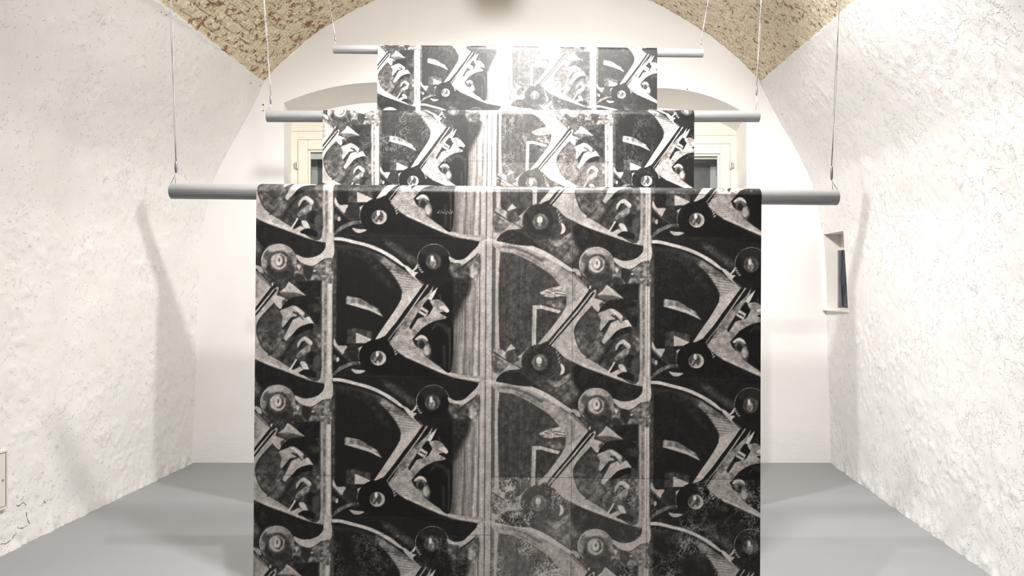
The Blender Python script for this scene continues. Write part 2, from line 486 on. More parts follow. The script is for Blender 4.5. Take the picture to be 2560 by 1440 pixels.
# vault: mortar bed plus bricks
RV = R + 0.016
TH0 = math.asin(2.03 / R) + 0.06
ys = np.concatenate([np.arange(YB, 3.0, 0.2), np.arange(3.0, 6.14, 0.02)])
th = np.linspace(-TH0, TH0, 260)
Y, T = np.meshgrid(ys, th)
rough = (fbm(Y * 9, T * R * 9, 4, 91, 0.6) - 0.5) * 0.018 + (fbm(Y * 2, T * R * 2, 2, 95) - 0.5) * 0.012 - 0.003
rough += np.where(T > 0, 1, 0) * -(fbm(Y * 22, T * R * 22, 3, 97, 0.65) - 0.42) * 0.03
rr = RV + rough
V = np.stack([rr * np.sin(T) + X0(Y), Y, ZC + rr * np.cos(T)], -1)
me = np_mesh('ceiling', V.reshape(-1, 3), grid_faces(*V.shape[:2])[:, ::-1]); me.materials.append(M_mortar); me.materials.append(M_mortarR)
_np = len(me.polygons); me.polygons.foreach_set('material_index', (np.arange(_np) // (len(ys) - 1) > (len(th) - 1) // 2).astype(np.int32))
ceiling = bpy.data.objects.new('ceiling', me); link(ceiling)
tag(ceiling, 'exposed brick barrel vault smeared with pale lime mortar', None, None, 'structure')

def brick_mesh(k, mat):
    """irregular weathered brick face, unit length along Y, unit width along X, height along -Z (into the room)"""
    r_ = random.Random(100 + k)
    vs = []; fs = []
    nx, ny = 4, 5
    for j in range(ny):
        for i in range(nx):
            u = i / (nx - 1) - 0.5; v = j / (ny - 1) - 0.5
            edge = (i in (0, nx - 1)) or (j in (0, ny - 1))
            dz = (0.55 if edge else 1.0) + r_.uniform(-0.2, 0.15)
            if r_.random() < 0.10: dz -= 0.6
            vs.append((u + r_.uniform(-0.05, 0.05), v + r_.uniform(-0.04, 0.04), -dz))
    for j in range(ny - 1):
        for i in range(nx - 1):
            a = j * nx + i; fs.append((a, a + nx, a + nx + 1, a + 1))
    # skirt
    ring = [i for i in range(nx)] + [j * nx + nx - 1 for j in range(1, ny)] + [(ny - 1) * nx + i for i in range(nx - 2, -1, -1)] + [j * nx for j in range(ny - 2, 0, -1)]
    b = len(vs)
    for q in ring: vs.append((vs[q][0] * 1.05, vs[q][1] * 1.03, 1.5))
    n = len(ring)
    for i in range(n): fs.append((ring[i], ring[(i + 1) % n], b + (i + 1) % n, b + i))
    me = bpy.data.meshes.new('brick'); me.from_pydata(vs, [], fs); me.update()
    me.materials.append(mat)
    return me
BL = [brick_mesh(k, M_brickL) for k in range(10)]
BR = [brick_mesh(k + 40, M_brickR) for k in range(10)]
cands = []
CH = 0.078
for side in (-1, 1):
    t_edge = math.asin(2.03 / R)
    nrow = int(t_edge * R / CH)
    for r_ in range(nrow):
        tc = side * (t_edge - (r_ + 0.5) * CH / R - 0.004)
        y = 6.06 - random.uniform(0.0, 0.14)
        if r_ % 2: y -= 0.06
        first = True
        while y > 2.6:
            L = random.choice((0.125, 0.13, 0.24, 0.25)) if not first else random.uniform(0.08, 0.2)
            if first: y = 6.06
            first = False
            yc = y - L / 2
            px = RV * math.sin(tc) + float(X0(yc)); pz = ZC + RV * math.cos(tc)
            u = 1280 + F * px / yc; v = HOR - F * (pz - CAMZ) / yc
            zlim = float(zb(yc, side))
            if pz > zlim + 0.015:
                # distance outside the frame decides which bricks become single pieces
                out = max(0, -v)
                cands.append((out, side, tc, yc, L - 0.010, px, pz))
            y -= L
cands.sort(key=lambda c: c[0])
rest_v = []; rest_f = []
for idx, (out, side, tc, yc, L, px, pz) in enumerate(cands):
    h = random.uniform(0.006, 0.013) if side < 0 else random.uniform(0.002, 0.010)
    M = (Matrix.Translation((px, yc, pz)) @ Matrix.Rotation(tc, 4, 'Y') @ Matrix.Rotation(-0.08 + random.uniform(-0.03, 0.03), 4, 'Z')
         @ Matrix.Rotation(random.uniform(-0.05, 0.05), 4, 'X') @ Matrix.Diagonal((CH - 0.009 + random.uniform(-0.005, 0.003), L, h, 1)))
    me = random.choice(BL if side < 0 else BR)
    if idx < 298:
        o = bpy.data.objects.new('brick', me); link(o, ceiling); o.matrix_local = M
    else:
        b = len(rest_v)
        rest_v += [tuple(M @ v.co) for v in me.vertices]
        rest_f += [tuple(b + i for i in p.vertices) for p in me.polygons]
me = bpy.data.meshes.new('remaining_bricks'); me.from_pydata(rest_v, [], rest_f); me.update(); me.materials.append(M_brickL)
o = bpy.data.objects.new('remaining_bricks', me); link(o, ceiling); o['kind'] = 'stuff'

# ------------------------------------------------------------------ windows in the end wall
def window(idx, n, label):
    y2 = D + NDEP
    root = bpy.data.objects.new('window_%d' % idx, None); link(root); root.location = (0, y2, n['zbm'])
    tag(root, label, None, None, 'structure')
    zt = 2.785 if idx == 1 else 2.75
    x0, x1, zb_ = n['ix0'], n['ix1'], 0.0
    H = zt - n['zbm']
    def part(name, mat, boxes, parent=root, bevel=0.0):
        m = MB()
        for a, b in boxes: m.box(a, b)
        return m.build(name, mat, parent, bevel=bevel)
    cw = 0.058
    cas = part('casing', M_cream, [((x0, -0.03, 0), (x0 + cw, 0.03, H)), ((x1 - cw, -0.03, 0), (x1, 0.03, H)),
                                   ((x0 + cw, -0.03, H - 0.07), (x1 - cw, 0.03, H)), ((x0 + cw, -0.03, 0), (x1 - cw, 0.03, 0.06))], bevel=0.004)
    part('head_board', M_cream, [((x0, -0.016, H + 0.004), (x1, 0.03, H + 0.16))])
    part('groove', M_groove, [((x0 + 0.006, -0.022, H - 0.002), (x1 - 0.006, 0.0, H + 0.006))])
    xm = (x0 + x1) / 2
    for s, (a, b) in enumerate(((x0 + cw, xm), (xm, x1 - cw))):
        a += 0.004; b -= 0.004
        z0_, z1_ = 0.064, H - 0.074
        fw = 0.085
        sash = part('sash', M_cream, [((a, -0.045, z0_), (a + fw, 0.0, z1_)), ((b - fw, -0.045, z0_), (b, 0.0, z1_)),
                                      ((a + fw, -0.045, z1_ - fw), (b - fw, 0.0, z1_)), ((a + fw, -0.045, z0_), (b - fw, 0.0, z0_ + fw))], bevel=0.006)
        bw = 0.02
        part('bead', M_cream, [((a + fw, -0.03, z0_ + fw), (a + fw + bw, 0.0, z1_ - fw)), ((b - fw - bw, -0.03, z0_ + fw), (b - fw, 0.0, z1_ - fw)),
                               ((a + fw + bw, -0.03, z1_ - fw - bw), (b - fw - bw, 0.0, z1_ - fw)), ((a + fw + bw, -0.03, z0_ + fw), (b - fw - bw, 0.0, z0_ + fw + bw))], sash, 0.005)
        part('pane', M_glass, [((a + fw + bw, -0.014, z0_ + fw + bw), (b - fw - bw, -0.010, z1_ - fw - bw))], sash)
        # hinge on the outer edge
        hx = a if s == 0 else b
        for hz in (1.49, 0.35):
            m = MB(); m.tube([(hx, -0.052, hz - 0.03), (hx, -0.052, hz + 0.03)], 0.009, 10)
            sg = -1 if s == 0 else 1
            m.box((min(hx, hx + sg * 0.03), -0.05, hz - 0.024), (max(hx, hx + sg * 0.03), -0.0445 + 0.006, hz + 0.024))
            m.build('hinge', M_metal, sash, bevel=0.002)
        # second window of the double pair, further out
        oa, ob = a - 0.02, b + 0.02
        of = 0.135
        zo = H - 0.005
        osash = part('outer_sash', M_osash, [((oa, 0.16, 0), (oa + of, 0.20, zo)), ((ob - of, 0.16, 0), (ob, 0.20, zo)),
                                             ((oa + of, 0.16, zo - 0.20), (ob - of, 0.20, zo)), ((oa + of, 0.16, 0), (ob - of, 0.20, 0.14))], bevel=0.004)
        part('outer_pane', M_dark, [((oa + of, 0.178, 0.14), (ob - of, 0.183, zo - 0.20))], osash)
        hx = oa + of * 0.55 if s == 0 else ob - of * 0.55
        m = MB(); m.box((hx - 0.012, 0.145, 1.43), (hx + 0.012, 0.16, 1.50)); m.tube([(hx, 0.15, 1.49), (hx, 0.125, 1.485), (hx, 0.122, 1.42)], 0.007, 8)
        m.build('handle', M_metal, osash, smooth=True)
    # box lining between the two window pairs
    part('box_lining', M_osash, [((x0 + 0.02, 0.03, -0.02), (x0 + 0.04, 0.22, H)), ((x1 - 0.04, 0.03, -0.02), (x1 - 0.02, 0.22, H)),
                                 ((x0 + 0.02, 0.03, H), (x1 - 0.02, 0.22, H + 0.02)), ((x0 + 0.02, 0.03, -0.02), (x1 - 0.02, 0.22, 0.0)),
                                 ((x0, 0.215, -0.02), (x1, 0.225, H + 0.02))])
    return root
window(1, NW[0], 'cream wooden double window in the left arched recess')
window(2, NW[1], 'cream wooden double window in the right arched recess')

# ------------------------------------------------------------------ wall marks
def wl(y, z): return float(-prof(z) + X0(y))
def left_wall_at(px, py):
    y = 4.2
    for _ in range(30):
        z = CAMZ + (HOR - py) * y / F
        x = wl(y, min(z, 3.1)); y = x * F / (px - 1280)
    return x, y, CAMZ + (HOR - py) * y / F
from mathutils.bvhtree import BVHTree
def bvh(o):
    me = o.data
    return BVHTree.FromPolygons([v.co[:] for v in me.vertices], [p.vertices[:] for p in me.polygons])
def build_marks():
    bl = bvh(wall_left); br = bvh(wall_right)
    def hit(b, px, py):
        d = Vector(((px - 1280) / F, 1, (HOR - py) / F)).normalized()
        h = b.ray_cast(Vector((0, 0, CAMZ)), d)
        return h[0], h[1]
    cracks = [[(40,1263),(47,1264),(53,1259),(58,1255),(63,1261),(66,1262)], [(64,1280),(66,1288),(67,1296),(70,1303),(75,1309)],
              [(43,1316),(47,1322),(55,1320),(62,1317),(70,1314)], [(41,1333),(33,1340),(30,1345),(31,1348)], [(27,1350),(20,1355),(14,1360),(8,1359),(0,1361)],
              [(108,1252),(114,1258)]]
    for c in cracks:
        m = MB(); pts = []
        c2 = []
        for a, b in zip(c[:-1], c[1:]):
            c2 += [a, ((a[0] + b[0]) / 2 + random.uniform(-1.2, 1.2), (a[1] + b[1]) / 2 + random.uniform(-1.2, 1.2))]
        for p in c2 + [c[-1]]:
            h, nrm = hit(bl, *p)
            if h is not None: pts.append((h, nrm))
        if len(pts) < 2: continue
        L = []; Rr = []
        for i, (p, nrm) in enumerate(pts):
            t = (pts[min(i+1, len(pts)-1)][0] - pts[max(i-1, 0)][0]).normalized()
            if nrm.x < 0: nrm = -nrm
            s = nrm.cross(t).normalized(); w = 0.0006 if i in (0, len(pts) - 1) else random.uniform(0.0005, 0.0022)
            q = p + nrm * 0.0025
            L.append(q + s * w); Rr.append(q - s * w)
        for i in range(len(pts) - 1): m.quad(L[i], L[i+1], Rr[i+1], Rr[i])
        m.build('crack', M_crack, wall_left)
    for b, w, lst in ((bl, wall_left, [(650, 214, 3), (627, 208, 3), (415, 37, 4), (403, 30, 3), (430, 45, 3)]), (br, wall_right, [(1955, 285, 3)])):
        for px, py, r in lst:
            h, nrm = hit(b, px, py)
            if h is None: continue
            rad = r * h.y / F * 0.8
            m = MB(); nrm = nrm if nrm.dot(Vector((0, 0, CAMZ)) - h) > 0 else -nrm
            u = nrm.orthogonal().normalized(); q = nrm.cross(u)
            n = 9
            ring = [h + nrm * 0.002 + (u * math.cos(2*math.pi*k/n) + q * math.sin(2*math.pi*k/n)) * rad * random.uniform(0.6, 1.2) for k in range(n)]
            m.add(ring + [h - nrm * 0.004], [(k, (k+1) % n, n) for k in range(n)])
            m.build('chip_hole', M_hole, w)
    for px, py, r in ((658, 262, 2.2), (658, 277, 1.6), (1718, 223, 1.8), (1955, 302, 1.8)):
        x = (px - 1280) * D / F; z = CAMZ + (HOR - py) * D / F; rad = r * D / F
        m = MB(); m.tube([(x, D - 0.002, z), (x, D + 0.01, z)], rad, 10); m.build('screw_hole', M_hole, wall_back)
build_marks()

# access panel at the left edge of the frame
def access_panel():
    zc0, zc1 = 0.255, 0.575
    ya, yb = 3.62, 4.045
    xm = wl(3.83, 0.42) + 0.012
    root = bpy.data.objects.new('access_panel', None); link(root)
    root.location = (xm, (ya + yb) / 2, zc0)
    root.rotation_euler = (0, 0, -math.atan(0.08))
    tag(root, 'flat beige metal access panel let into the left wall near the floor', 'panel')
    h = zc1 - zc0; w = (yb - ya) / 2
    m = MB()
    fr = 0.012
    m.box((-0.03, -w, 0), (0.008, -w + fr, h)); m.box((-0.03, w - fr, 0), (0.008, w, h))
    m.box((-0.03, -w + fr, 0), (0.008, w - fr, fr)); m.box((-0.03, -w + fr, h - fr), (0.008, w - fr, h))
    m.build('frame', M_panel, root, bevel=0.002)
    m = MB(); m.box((-0.03, -w + fr + 0.004, fr + 0.004), (0.004, w - fr - 0.004, h - fr - 0.004))
    door = m.build('door', M_panel, root, bevel=0.002)
    m = MB(); m.tube([(0.003, w - 0.035, h * 0.5), (0.007, w - 0.035, h * 0.5)], 0.007, 12); m.build('lock', M_metal, door)
access_panel()

# ------------------------------------------------------------------ the printed pattern
PU, PV, SC = 785.0, 347.5, 2.0
TW, TH = int(PU * SC), int(PV * SC)
tile = np.full((TH, TW), 0.12)
gx, gy = np.meshgrid((np.arange(TW) + 0.5) / SC, (np.arange(TH) + 0.5) / SC)
def catmull(p, n=5):
    p = np.asarray(p, float); m = len(p); out = []
    for i in range(m):
        a, b, c, d = p[i-1], p[i], p[(i+1) % m], p[(i+2) % m]
        for k in range(n):
            t = k / n
            out.append(0.5 * ((2*b) + (c-a)*t + (2*a-5*b+4*c-d)*t*t + (3*b-a-3*c+d)*t**3))
    return np.array(out)
def box_blur(a, r):
    if r < 1: return a
    for ax in (0, 1):
        k = 2 * r + 1
        p = np.pad(a, [(r + 1, r) if i == ax else (0, 0) for i in (0, 1)], mode='edge')
        c = np.cumsum(p, axis=ax)
        a = (np.take(c, range(k, c.shape[ax]), ax) - np.take(c, range(0, c.shape[ax] - k), ax)) / k
    return a
def windows(P, pad):
    """yield (slice, boolean mask) for every periodic copy of polygon P that falls on the tile"""
    for du in (-PU, 0, PU):
        for dv in (-PV, 0, PV):
            Q = (P + np.array([du, dv])) * SC
            x0, y0 = np.floor(Q.min(0)).astype(int) - pad; x1, y1 = np.ceil(Q.max(0)).astype(int) + 1 + pad
            x0, y0 = max(x0, 0), max(y0, 0); x1, y1 = min(x1, TW), min(y1, TH)
            if x0 >= x1 or y0 >= y1: continue
            xc = np.arange(x0, x1) + 0.5; yc = (np.arange(y0, y1) + 0.5)[:, None]
            ins = np.zeros((y1 - y0, x1 - x0), bool)
            for (ax, ay), (bx, by) in zip(Q, np.roll(Q, -1, 0)):
                if ay == by: continue
                r0 = max(int(math.floor(min(ay, by) - 0.5)), y0) - y0; r1 = min(int(math.ceil(max(ay, by) + 0.5)), y1) - y0
                if r0 >= r1: continue
                yy = yc[r0:r1]
                ins[r0:r1] ^= ((ay > yy) != (by > yy)) & (xc < (bx - ax) * (yy - ay) / (by - ay) + ax)
            yield (slice(y0, y1), slice(x0, x1)), ins
def mask_poly(P): return P
ORG = None
def conv(pts):
    ox, oy, s = ORG
    p = np.asarray(pts, float)
    return np.stack([ox + p[:, 0] / s - 835.0, oy + p[:, 1] / s - 597.0], -1)
_mott = [fbm(gx / 9, gy / 9, 4, k, 0.6) - 0.5 for k in range(4)]
_wv = fbm(gx / 25, gy / 25, 2, 8) * 9
_hm = 0.4 + fbm(gx / 14, gy / 14, 2, 12)
def put(P, tone, soft=0, op=1.0, mott=0.0, seed=0):
    for w, ins in windows(P, 2 * soft + 1):
        a = ins.astype(float)
        if soft: a = box_blur(box_blur(a, soft), soft)
        a *= op
        t = tone * (1 + mott * 2 * _mott[seed % 4][w]) if mott else tone
        tile[w] = tile[w] * (1 - a) + t * a
def S(tone, *pts, soft=0, op=1.0, mott=0.13): put(mask_poly(catmull(conv(pts))), tone, soft, op, mott, len(pts))
def P(tone, *pts, soft=0, op=1.0, mott=0.13): put(mask_poly(conv(pts)), tone, soft, op, mott, len(pts))
def E(tone, cx, cy, rx, ry=None, soft=0, op=1.0, mott=0.15, rot=0.0):
    ry = ry or rx; a = np.linspace(0, 2 * math.pi, 36, endpoint=False)
    x = rx * np.cos(a); y = ry * np.sin(a); c, s = math.cos(rot), math.sin(rot)
    put(mask_poly(conv(np.stack([cx + x*c - y*s, cy + x*s + y*c], -1))), tone, soft, op, mott, 3)
def Ln(tone, w, *pts, soft=0, op=1.0):
    p = np.asarray(pts, float)
    d = np.gradient(p, axis=0); n = np.stack([-d[:, 1], d[:, 0]], -1); n /= np.linalg.norm(n, axis=1, keepdims=True)
    w = np.linspace(w, w * 0.7, len(p))[:, None] if not isinstance(w, tuple) else np.linspace(w[0], w[1], len(p))[:, None]
    put(mask_poly(conv(np.concatenate([p + n * w / 2, (p - n * w / 2)[::-1]]))), tone, soft, op, 0.2, 5)
def hatch(pts, ang, sp, amp):
    for w, ins in windows(catmull(conv(pts)), 8):
        M = box_blur(ins.astype(float), 3)
        ph = (gx[w] * math.sin(ang) + gy[w] * math.cos(ang) + _wv[w]) / sp * 2 * math.pi
        tile[w] += M * amp * np.sin(ph) * _hm[w]
_strk = fbm(gx / 2.6, gy / 90, 3, 33, 0.6) - 0.5
def streak(pts, amp):
    for w, ins in windows(conv(pts), 8):
        tile[w] *= 1 + box_blur(ins.astype(float), 3) * amp * 2 * _strk[w]
def teeth(cx, cy, r0, r1, a0, a1, n, tone):
    for k in range(n):
        a = a0 + (a1 - a0) * (k + 0.5) / n; da = (a1 - a0) / n * 0.42
        P(tone, (cx + r0*math.cos(a-da), cy + r0*math.sin(a-da)), (cx + r1*math.cos(a-da*1.6), cy + r1*math.sin(a-da*1.6)), (cx + r0*math.cos(a+da), cy + r0*math.sin(a+da)))

def draw_tile():
    global ORG, tile
    A = (640.0, 590.0, 3.892); B = (1200.0, 590.0, 3.657)
    # --- backgrounds
    ORG = B
    P(0.19, (70, 0), (1545, 0), (1545, 1290), (70, 1290), mott=0.6)
    # ================= tile A : dark panel with curtain
    ORG = A
    # curtain stripes on the right
    P(0.44, (1985, 520), (2190, 330), (2190, 1372), (1915, 1320), (1930, 900), soft=9)
    P(0.16, (1930, 330), (2110, 300), (2090, 520), (2030, 640), (1960, 780), (1925, 800), soft=10, mott=.8)
    for x0_, x1_, y0_, t in ((1920, 1955, 930, .40), (1972, 2030, 840, .52), (2036, 2050, 720, .34), (2056, 2112, 620, .54), (2116, 2128, 470, .36), (2132, 2178, 420, .62), (2182, 2192, 300, .40)):
        P(t, (x0_ + 14, y0_), (x1_ + 2, y0_ - 120), (x1_, 1372), (x0_, 1358), soft=4)
    streak([(1925, 420), (2185, 320), (2185, 1372), (1910, 1340)], 0.34)
    P(0.62, (2192, -10), (2243, -10), (2243, 1352), (2192, 1352), soft=1)
    P(0.68, (2200, 40), (2225, 40), (2225, 1330), (2200, 1330), soft=3)
    P(0.33, (2241, -5), (2248, -5), (2248, 1352), (2241, 1352))
    # gray smudges top right
    S(0.33, (1890, 260), (2000, 240), (2110, 200), (2185, 170), (2185, 350), (2060, 400), (1930, 390), soft=5, mott=.7)
    # lower light band
    S(0.58, (1310, 1010), (1390, 920), (1470, 830), (1515, 870), (1535, 960), (1570, 1050), (1640, 1100), (1700, 1180), (1800, 1250), (1900, 1305), (2050, 1335), (2210, 1345),
      (2215, 1398), (2080, 1385), (1920, 1352), (1760, 1290), (1600, 1218), (1500, 1172), (1440, 1140), (1380, 1090), mott=.3)
    Ln(0.72, 22, (1470, 1150), (1600, 1205), (1760, 1275), (1920, 1335), (2080, 1368), (2200, 1378), soft=2)
    hatch([(1330, 990), (1480, 860), (1530, 960), (1640, 1110), (1500, 1150), (1380, 1080)], 0.25, 5.2, 0.09)
    # arc band, right
    S(0.44, (1110, 165), (1250, 200), (1380, 280), (1520, 375), (1645, 458), (1600, 540), (1500, 660), (1440, 640), (1445, 560), (1430, 490), (1360, 390), (1270, 290), soft=2, mott=.5)
    S(0.58, (1330, 330), (1480, 400), (1640, 462), (1590, 560), (1470, 700), (1440, 620), (1440, 530), (1390, 430), soft=3)
    hatch([(1240, 240), (1400, 330), (1600, 460), (1500, 600), (1440, 520), (1360, 390)], -0.15, 6.0, 0.10)
    # diagonal light bar
    P(0.68, (1440, 560), (1625, 478), (1590, 545), (1300, 950), (1240, 990), (1175, 1012), (1230, 930), (1390, 690), (1435, 610), mott=.12)
    Ln(0.10, 14, (1340, 225), (1480, 335), (1640, 462))
    # top arc
    S(0.74, (690, 28), (770, 20), (860, 22), (1000, 55), (1150, 95), (1300, 165), (1390, 222), (1465, 290), (1440, 292), (1340, 228), (1240, 168), (1100, 112), (950, 74), (850, 52), (760, 48), mott=.12)
    # rods
    Ln(0.09, (26, 18), (1655, 478), (1480, 730), (1270, 990))
    Ln(0.58, (16, 12), (1690, 470), (1520, 720), (1300, 1020))
    Ln(0.09, (12, 18), (1705, 478), (1560, 690), (1320, 1010))
    P(0.50, (1700, 545), (1745, 470), (1720, 570), (1655, 650), (1590, 740), (1520, 860), (1420, 930), (1345, 1010), (1420, 860), (1560, 680), mott=.5)
    # machinery right
    P(0.10, (1760, 470), (1930, 420), (1930, 800), (1780, 740), (1740, 640))
    S(0.56, (1690, 650), (1760, 610), (1830, 630), (1885, 715), (1800, 735), (1868, 785), (1740, 830), (1640, 880), (1575, 960), (1530, 985), (1525, 900), (1590, 800), (1690, 760), mott=.5)
    P(0.78, (1783, 490), (1755, 560), (1722, 622), (1688, 606), (1732, 540))
    P(0.08, (1650, 650), (1705, 625), (1742, 682), (1700, 762), (1640, 690))
    P(0.72, (1630, 678), (1697, 722), (1668, 778), (1598, 736)); P(0.2, (1622, 705), (1680, 738), (1672, 752), (1612, 720)); P(0.12, (1592, 740), (1612, 760), (1530, 900), (1512, 880))
    S(0.8, (1795, 690), (1850, 665), (1893, 715), (1870, 735), (1840, 712))
    S(0.085, (1556, 985), (1640, 885), (1750, 820), (1890, 800), (1935, 900), (1915, 1300), (1780, 1225), (1710, 1130), (1690, 1010), (1640, 965))
    Ln(0.3, 14, (1900, 880), (1905, 1080), (1900, 1290), soft=3); Ln(0.22, 22, (1850, 1050), (1855, 1270), soft=4)
    S(0.78, (1568, 992), (1620, 952), (1670, 968), (1692, 1012), (1640, 985), (1600, 1002))
    S(0.42, (1590, 1000), (1660, 990), (1720, 1080), (1700, 1170), (1620, 1110), soft=3, mott=.7); E(0.15, 1635, 1045, 30, 40, 2); E(0.66, 1678, 1100, 22, 48, 2, rot=-.2)
    # gray smear across the dark
    S(0.24, (1250, 25), (1330, 55), (1450, 125), (1575, 230), (1545, 280), (1420, 195), (1290, 95), soft=6, mott=.8)
    # upper roller
    E(0.62, 1745, 236, 162, 160); E(0.10, 1746, 240, 158, 158); E(0.16, 1745, 150, 130, 60, 5)
    E(0.34, 1742, 246, 74, 74, 2, mott=.5); E(0.22, 1738, 250, 52, 54, 2); E(0.55, 1735, 262, 34, 42, 2, mott=.6); E(0.85, 1728, 216, 15, 28, 1)
    S(0.74, (1455, 285), (1500, 298), (1540, 328), (1582, 275), (1582, 312), (1550, 342), (1592, 352), (1562, 392), (1622, 452), (1520, 372))
    teeth(1745, 240, 165, 140, 2.35, 3.0, 4, 0.6)
    # swoosh to the right
    S(0.68, (1890, 195), (1960, 228), (2040, 214), (2110, 150), (2168, 90), (2186, 40), (2194, 160), (2110, 220), (2020, 292), (2000, 262), (1930, 252), (1900, 240))
    # blade highlight
    P(0.52, (905, 583), (1040, 605), (1110, 648), (1210, 705), (1262, 782), (1130, 715), (1000, 682), (898, 657), mott=.6)
    P(0.72, (900, 655), (1000, 652), (1120, 690), (1230, 750), (1262, 782), (1130, 722), (1000, 684))
    # panel edge strips
    P(0.28, (778, 60), (808, 90), (808, 985), (785, 1000), soft=3, mott=.6); P(0.08, (772, 60), (782, 60), (782, 1010), (772, 1010))
    Ln(0.24, (26, 60), (800, 105), (950, 120), (1100, 160), (1240, 235), soft=6)
    # lower left bits
    P(0.26, (920, 900), (1005, 890), (1160, 930), (1150, 1000), (1000, 1040), (915, 1040), soft=2, mott=.7)
    P(0.70, (1000, 935), (1065, 960), (1150, 1000), (1120, 1032), (1000, 1035))
    S(0.64, (793, 990), (830, 1058), (912, 1062), (900, 1110), (872, 1142), (820, 1090), (786, 1050))
    S(0.62, (1005, 1095), (1095, 1055), (1065, 1120), (1030, 1195), (1022, 1150))
    E(0.66, 828, 1195, 15, 24); E(.4, 800, 1180, 14, 30, 2); S(0.40, (778, 1330), (850, 1262), (950, 1218), (1035, 1212), (1055, 1240), (960, 1250), (860, 1296), (790, 1348), mott=.8)
    S(0.66, (955, 1282), (1010, 1290), (1095, 1298), (1040, 1326), (990, 1320)); P(0.74, (1025, 1212), (1060, 1205), (1052, 1245)); Ln(.3, 18, (790, 1070), (860, 1140), (960, 1215), soft=1)
    # lower gear
    E(0.085, 1200, 1165, 172, 168); P(0.09, (1180, 1010), (1275, 965), (1330, 1030), (1200, 1060))
    S(0.085, (1330, 1070), (1420, 1150), (1520, 1200), (1640, 1260), (1760, 1330), (1880, 1380), (1700, 1380), (1400, 1340), (1200, 1330), (1150, 1280))
    teeth(1200, 1165, 178, 215, -0.62, -0.05, 4, 0.6)
    E(0.66, 1217, 1177, 74, 70); E(0.28, 1203, 1170, 56, 58, 2, mott=.7); E(0.82, 1206, 1138, 16, 26); E(.6, 1212, 1215, 13, 14); E(.5, 1185, 1190, 12, 30, 1, rot=.5)
    # chalky scuffs and reflections
    S(0.30, (1960, 300), (2050, 270), (2120, 300), (2080, 360), (1990, 370), soft=3, mott=.9); S(.52, (2080, 330), (2140, 250), (2175, 260), (2160, 420), (2110, 400), soft=4, mott=.8)
    Ln(.5, 8, (2010, 290), (2080, 240), (2170, 180), soft=1); Ln(.12, 12, (2010, 300), (2100, 230), (2175, 165), soft=1)
    Ln(.42, 6, (1800, 560), (1815, 620), soft=1); Ln(.42, 7, (1760, 860), (1730, 900), soft=1); Ln(.2, 40, (1760, 840), (1850, 860), (1900, 950), soft=6)
    S(.16, (790, 120), (1000, 130), (1180, 220), (1300, 400), (1340, 520), (1240, 420), (1080, 250), (900, 170), soft=8, mott=.6)
    S(.17, (940, 1060), (1000, 1050), (1030, 1120), (990, 1200), (910, 1180), (890, 1120), soft=1, mott=.4)
    # ================= tile B : lighter panel with rectangular frame
    ORG = B
    # dark areas between arcs
    S(0.13, (900, 1140), (1100, 1230), (1300, 1300), (1480, 1345), (1490, 1440), (1440, 1520), (1340, 1552), (1230, 1540), (1180, 1460), (1000, 1440), (850, 1290), mott=.4)
    S(0.34, (560, 1280), (700, 1290), (830, 1225), (860, 1290), (900, 1420), (800, 1500), (650, 1400), soft=5, mott=.9)
    S(0.50, (640, 1312), (740, 1290), (822, 1228), (795, 1300), (700, 1356), soft=1, mott=.5)
    # left bars
    P(0.64, (66, -5), (120, -5), (120, 1352), (66, 1352), soft=1); P(0.34, (118, 60), (146, 90), (146, 1040), (118, 1040), soft=3); P(0.36, (118, 1040), (150, 1040), (160, 1290), (118, 1300), soft=2, mott=.7)
    P(0.62, (148, 100), (188, 130), (188, 1000), (205, 1015), (170, 1030), (148, 1000), soft=1)
    # inner dark panel
    S(0.235, (190, 140), (330, 158), (480, 225), (590, 285), (700, 395), (735, 440), (785, 520), (785, 600), (740, 700), (640, 840), (520, 985), (400, 1005), (250, 1015), (190, 985), mott=.5)
    # arc band
    S(0.56, (120, 60), (300, 62), (480, 115), (640, 190), (790, 288), (870, 345), (990, 465), (940, 545), (860, 660), (620, 950), (530, 975), (640, 840), (742, 700), (787, 600), (782, 512), (732, 440), (655, 345), (545, 270), (405, 190), (300, 148), (190, 132), mott=.35)
    Ln(0.34, (10, 26), (190, 90), (320, 98), (460, 150), (580, 220), soft=3); Ln(.38, 9, (330, 140), (450, 185), (560, 255), soft=2)
    S(0.72, (70, 24), (300, 28), (500, 88), (650, 158), (800, 258), (860, 300), (820, 305), (640, 205), (490, 125), (300, 68), (110, 58), mott=.12)
    P(0.66, (960, 475), (985, 470), (1005, 492), (640, 945), (600, 965), (530, 978), (640, 845), (745, 705), (800, 620), (870, 590), mott=.12)
    Ln(0.32, 10, (740, 265), (860, 350), (985, 462))
    P(0.56, (545, 500), (655, 455), (745, 440), (785, 520), (655, 545), (580, 535), mott=.7)
    for k in range(4): Ln(0.75 if k % 2 else 0.25, 9, (560 + 20*k, 510 - 16*k + 18), (700, 480 + 14*k), (780, 500 + 10*k))
    S(0.40, (600, 592), (700, 570), (772, 622), (722, 645), soft=4, mott=.8)
    P(0.20, (525, 655), (728, 688), (640, 830), (525, 965), mott=.5)
    P(0.68, (478, 985), (486, 618), (560, 614), (742, 662), (722, 688), (560, 646), (522, 652), (515, 985))
    # body right of the rods
    S(0.62, (1010, 505), (1060, 480), (1035, 590), (960, 680), (890, 762), (860, 840), (870, 920), (920, 1030), (1020, 1110), (1150, 1180), (1300, 1242), (1485, 1290),
      (1490, 1338), (1350, 1312), (1150, 1242), (980, 1182), (850, 1122), (770, 1080), (700, 1010), (655, 972), (700, 880), (800, 760), mott=.25)
    Ln(0.72, 20, (800, 1080), (980, 1165), (1150, 1225), (1350, 1295), (1480, 1322), soft=2)
